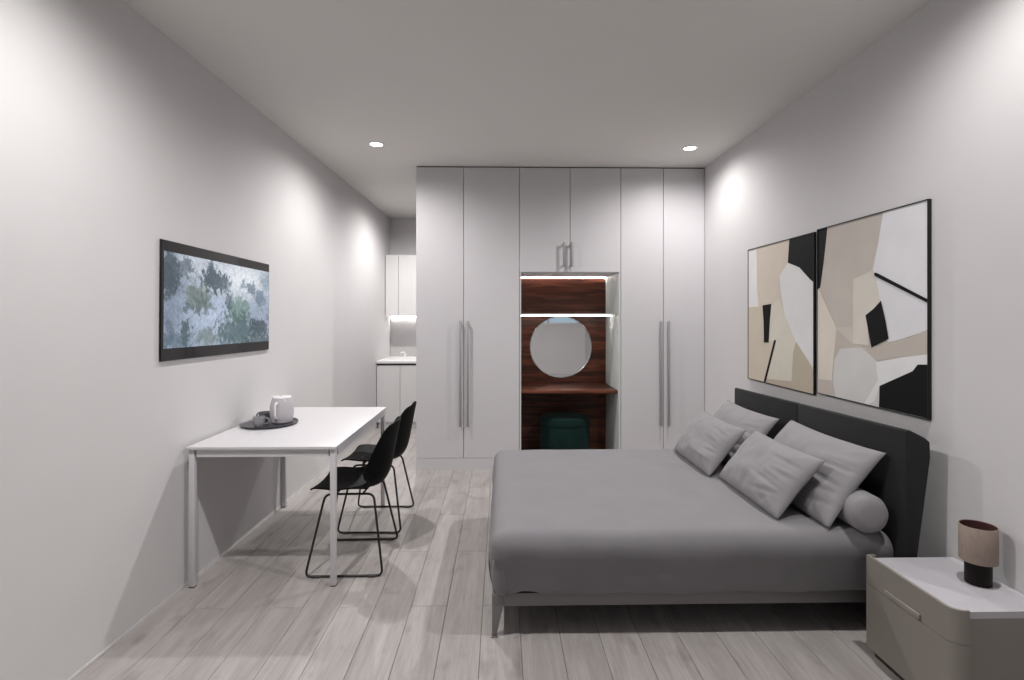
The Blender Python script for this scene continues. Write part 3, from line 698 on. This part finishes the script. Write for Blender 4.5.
# bedspread: a cloth that lies over the mattress and hangs to the frame
def spread():
    nx, ny, nd = 90, 80, 16
    r = .072; hem = .197
    def wr(x, y, k):
        return noise.noise(Vector((x * k, y * k, 3.7)))
    # arc-length profile from the middle out over the edge
    def prof(s, L, bulge):
        """s beyond the start of the roll -> (out, down)"""
        q = r * pi / 2
        if s <= 0: return s, 0.0
        if s < q:
            a = s / r; return r * sin(a), r * (1 - cos(a))
        d = s - q; D = L - q; t = min(1, d / D)
        return r + bulge * sin(pi * t) * .9 - .020 * t * t, r + d
    drop = BZ - hem; L = r * pi / 2 + drop - r
    xs = [BX0 + r + (BX1 - .006 - BX0 - r) * i / nx for i in range(nx + 1)]
    ys = [BY0 + r + (BY1 - BY0 - 2 * r) * i / ny for i in range(ny + 1)]
    ex = [(-L * (1 - i / nd)) for i in range(nd)]
    U = [('e', -e) for e in ex] + [('m', x) for x in xs]
    # head end: a short roll down behind the pillows
    V = [('a', -e) for e in ex] + [('m', y) for y in ys] + [('b', L * (i + 1) / nd) for i in range(nd)]
    def P(i, j):
        u, v = U[i], V[j]
        su = u[1] if u[0] == 'e' else 0; sv = v[1] if v[0] != 'm' else 0
        x = xs[0] if u[0] == 'e' else u[1]
        y = ys[0] if v[0] == 'a' else ys[-1] if v[0] == 'b' else v[1]
        s = max(su, sv)
        if su and sv:                                   # corner: fold round the corner
            tot = max(su, sv); ang = math.atan2(sv, su)
            o, d = prof(tot, L, .012); dx, dy = -cos(ang), (-1 if v[0] == 'a' else 1) * sin(ang)
            k = (abs(cos(ang)) ** 3.2 + abs(sin(ang)) ** 3.2) ** (-1 / 3.2)
            x += dx * o * k; y += dy * o * k
        elif su:
            o, d = prof(su, L, .012); x -= o
        elif sv:
            o, d = prof(sv, L, .012); y += -o if v[0] == 'a' else o
        else: d = 0
        z = BZ - d
        hang = max(0, min(1, (d - .04) / .12))
        flat = 1 - max(0, min(1, d / .05))
        # soft sag and folds
        z += flat * (.0045 * wr(x, y, 2.2) + .0028 * wr(x + 4, y, 5.5))
        if hang:
            al = x if v[0] != 'm' and not su else y
            fold = .008 * noise.noise(Vector((al * 5.0, z * 2.0, 1.3))) + .005 * noise.noise(Vector((al * 13.0, z * 3.0, 7.1)))
            if v[0] == 'a': y -= hang * fold; y += .034 * hang * hang
            elif v[0] == 'b': y += hang * fold
            if u[0] == 'e': x -= hang * fold
            z += hang * hang * (.007 * noise.noise(Vector((al * 7, 2.2, .5))) + .004 * noise.noise(Vector((al * 23, .2, .5))) + .003)
            if v[0] == 'a': z += .016 * hang * exp(-((x - .12) / .06) ** 2)     # hem caught up near the corner
        if u[0] == 'm' and x > BX1 - .10:
            q = (x - (BX1 - .10)) / .07; z -= .012 * q * q
        return Vector((x, y, z))
    b = MB(); b.grid(P, len(U), len(V))
    bmesh.ops.recalc_face_normals(b.bm, faces=b.bm.faces)
    t = thing('bedspread', 'smooth grey bedspread covering the whole bed and hanging over its edges', 'bedspread', (.82, 3.12, .2))
    o = b.build('cover', M['spread'], t, ang=180)
    s = o.modifiers.new('thickness', 'SOLIDIFY'); s.thickness = .006; s.offset = -1
    # corner seam with its little button
    sx, sy = BX0 + .030, BY0 - .004
    MB().tube([(BX0 + .012 + .004, BY0 + .012, .372), (BX0 + .009, BY0 + .008, .33), (BX0 + .010, BY0 + .009, .28), (BX0 + .018, BY0 + .018, .215)], .0028, 6).build('corner_seam', M['sheet'], t)
    return t
spread()

# pillows
def pillow(lab, base, top, ya, yb, T, seed, name='pillow'):
    """base/top = (x, z) of the lower and upper edge; ya..yb = its two ends"""
    Bv = Vector((base[0], (ya + yb) / 2, base[1])); Tv = Vector((top[0], (ya + yb) / 2, top[1]))
    up = (Tv - Bv); Hh = up.length; up.normalize(); side = Vector((0, -1, 0)); nrm = up.cross(side).normalized()
    if nrm.x > 0: nrm = -nrm
    Wd = abs(yb - ya); C = (Bv + Tv) / 2
    n, m_ = 56, 40
    so = Vector((seed * 3.1, seed * 1.7, seed))
    def half(sgn):
        def P(i, j):
            u = -1 + 2 * i / n; v = -1 + 2 * j / m_
            e = max(0, (1 - abs(u) ** 2.6)) * max(0, (1 - abs(v) ** 2.6))
            th = T * e ** .48
            x = u * Wd / 2 * (1 - .055 * (1 - abs(v) ** 1.6) * abs(u) ** 3)
            y = v * Hh / 2 * (1 - .075 * (1 - abs(u) ** 1.8) * abs(v) ** 3)
            # creases running in from the near end
            cr = 0
            for (cu, cv, a, ln, wd, am) in CREASE:
                du, dv = u - cu, v - cv; al = du * cos(a) + dv * sin(a); ac = -du * sin(a) + dv * cos(a)
                cr += am * exp(-(al / ln) ** 2 - (ac / wd) ** 2)
            wrk = .007 * noise.noise(Vector((u * 2.2, v * 2.2, sgn)) + so) + .0035 * noise.noise(Vector((u * 6, v * 3, sgn)) + so)
            th2 = th + (wrk + cr * (1 if sgn > 0 else .3)) * min(1, e * 3)
            sag = -.006 * (1 - v) * (1 - u * u)
            return C + side * x + up * (y + sag) + nrm * sgn * max(th2, 0) * (1 if sgn > 0 else .55)
        return P
    rnd = random.Random(seed); CREASE = []
    for k in range(5):
        CREASE.append((.62 + rnd.uniform(-.14, .16), .42 - .24 * k + rnd.uniform(-.06, .06), radians(rnd.uniform(-14, 22)), rnd.uniform(.22, .36), rnd.uniform(.035, .055), rnd.choice((-1, -1, .8)) * rnd.uniform(.006, .011)))
    for k in range(3):
        CREASE.append((rnd.uniform(-.2, .7), -.72 + rnd.uniform(-.1, .1), radians(rnd.uniform(60, 120)), .22, .06, -.006))
    for su in (-1, 1):
        for sv in (-1, 1): CREASE.append((su * .82, sv * .80, math.atan2(sv, su) * 1.0, .2, .05, .005))
    b = MB(); b.grid(half(1), n + 1, m_ + 1); b.grid(half(-1), n + 1, m_ + 1)
    bmesh.ops.remove_doubles(b.bm, verts=b.bm.verts, dist=.0004); bmesh.ops.recalc_face_normals(b.bm, faces=b.bm.faces)
    o = b.build(name, M['pillow'], loc=(Bv.x, Bv.y, Bv.z), ang=180)
    return tag(o, lab, 'pillow', 'grey pillows on the bed')
pillow('grey pillow in front on the near half of the bed, closest to the viewer', (1.268, .488), (1.492, .760), 3.118, 2.450, .076, 3)
pillow('grey pillow behind the closest one, leaning on headboard beside the bolster', (1.442, .488), (1.698, .820), 3.125, 2.345, .076, 5)
pillow('grey pillow in front on the far half of the bed, nearest the wardrobe', (1.214, .488), (1.434, .760), 3.765, 3.122, .076, 8)
pillow('grey pillow standing against the far end of the headboard, behind another pillow', (1.420, .488), (1.668, .810), 3.94, 3.20, .070, 11)
b = MB(); R = .083
pr = [(0, 0), (R * .55, -.004), (R * .86, .006), (R, .028), (R * 1.01, .10), (R * 1.01, .42), (R, .492), (R * .86, .514), (R * .55, .524), (0, .52)]
b.lathe([(r, z) for r, z in pr], 0, 0, 48)
for v in b.bm.verts: v.co += v.normal * .002 * noise.noise(v.co * 14)
bmesh.ops.rotate(b.bm, verts=b.bm.verts, cent=(0, 0, 0), matrix=Matrix.Rotation(-pi / 2, 3, 'X'))
bmesh.ops.translate(b.bm, verts=b.bm.verts, vec=(1.600, 2.290, .4795 + R * 1.01))
tag(b.build('bolster', M['pillow'], loc=(1.592, 2.57, .4795), ang=60), 'round grey bolster cushion lying along the near end of the headboard', 'cushion')

# ------------------------------------------------------------------ nightstand and lamp
nX, nY0, nY1, nB, nT = 1.543, 1.809, 2.250, .034, .417
t = thing('nightstand', 'taupe nightstand with two drawers and pale top beside the bed', 'nightstand', (1.74, 2.1, 0))
def rounded(dx, dy, r):
    c = [(nX + dx, nY1 - .010)]
    for i in range(9):
        a = pi + (pi / 2) * i / 8; c.append((nX + dx + r + r * cos(a), nY0 + dy + r + r * sin(a)))
    return c + [(RW - .004, nY0 + dy), (RW - .004, nY1 - .010)]
MB().prism(rounded(.014, .0125, .030), 'z', nB, nT - .034).build('carcass', M['ns_body'], t, ang=30)
MB().prism(rounded(.0125, .0125, .0325), 'z', nT - .0335, nT - .010).build('top', M['ns_top'], t, ang=30)
def wrap(z0, z1):
    r, th, k = .045, .0115, 8; q = r - th; out = [(nX + .034, nY1), (nX, nY1)]; inn = []
    for i in range(k + 1):
        a = pi + (pi / 2) * i / k; out.append((nX + r + r * cos(a), nY0 + r + r * sin(a)))
        a = 1.5 * pi - (pi / 2) * i / k; inn.append((nX + r + q * cos(a), nY0 + r + q * sin(a) - (.003 if i < 2 else 0)))
    return MB().prism(out + [(nX + .056, nY0), (nX + .056, nY0 + .0085)] + inn + [(nX + th, nY1 - .0085), (nX + .034, nY1 - .0085)], 'z', z0, z1)
for z0, z1 in ((nB, .299), (.3008, nT)):
    d = wrap(z0, z1).build('drawer', M['ns_body'], t, ang=30)
    if z1 == nT: MB().box(nX - .009, nX - .0003, 1.953, 2.135, .3045, .327, .003).build('handle', M['ns_body'], d)
MB().box(nX + .022, RW - .01, nY0 + .03, nY1 - .02, 0, nB - .0005).build('plinth', M['ns_plinth'], t, smooth=False)
lx, ly, lz = 1.817, 2.020, nT - .0095
t = thing('table_lamp', 'small table lamp with beige linen drum shade and dark round base, on the nightstand', 'lamp', (lx, ly, lz))
MB().lathe([(0, lz), (.0405, lz), (.042, lz + .002), (.042, lz + .118), (.040, lz + .120), (0, lz + .120)], lx, ly, 48).build('base', M['lamp_base'], t)
sh = MB().lathe([(.0590, .494), (.0596, .495), (.0596, .627), (.0590, .628), (.0572, .628), (.0567, .627), (.0567, .495), (.0572, .494), (.0590, .494)], lx, ly, 56).build('lamp_shade', M['lamp_shade'], t)
MB().lathe([(.0562, .498), (.0565, .498), (.0565, .6265), (.0555, .6265), (.0555, .597), (0, .595), (0, .593), (.0555, .595), (.0555, .498), (.0562, .498)], lx, ly, 48).build('lining', M['lamp_in'], sh)

# ------------------------------------------------------------------ world and view
wd = bpy.data.worlds.new('world'); S.world = wd; wd.use_nodes = True
bg = wd.node_tree.nodes['Background']; bg.inputs['Color'].default_value = (0.50, 0.60, 0.68, 1); bg.inputs['Strength'].default_value = 0.9
for o in bpy.data.objects:
    if '_b' in o: del o['_b']
S.view_settings.view_transform = 'Standard'; S.view_settings.look = 'None'
S.view_settings.exposure = 0.0; S.view_settings.gamma = 1.0; S.view_settings.use_curve_mapping = False
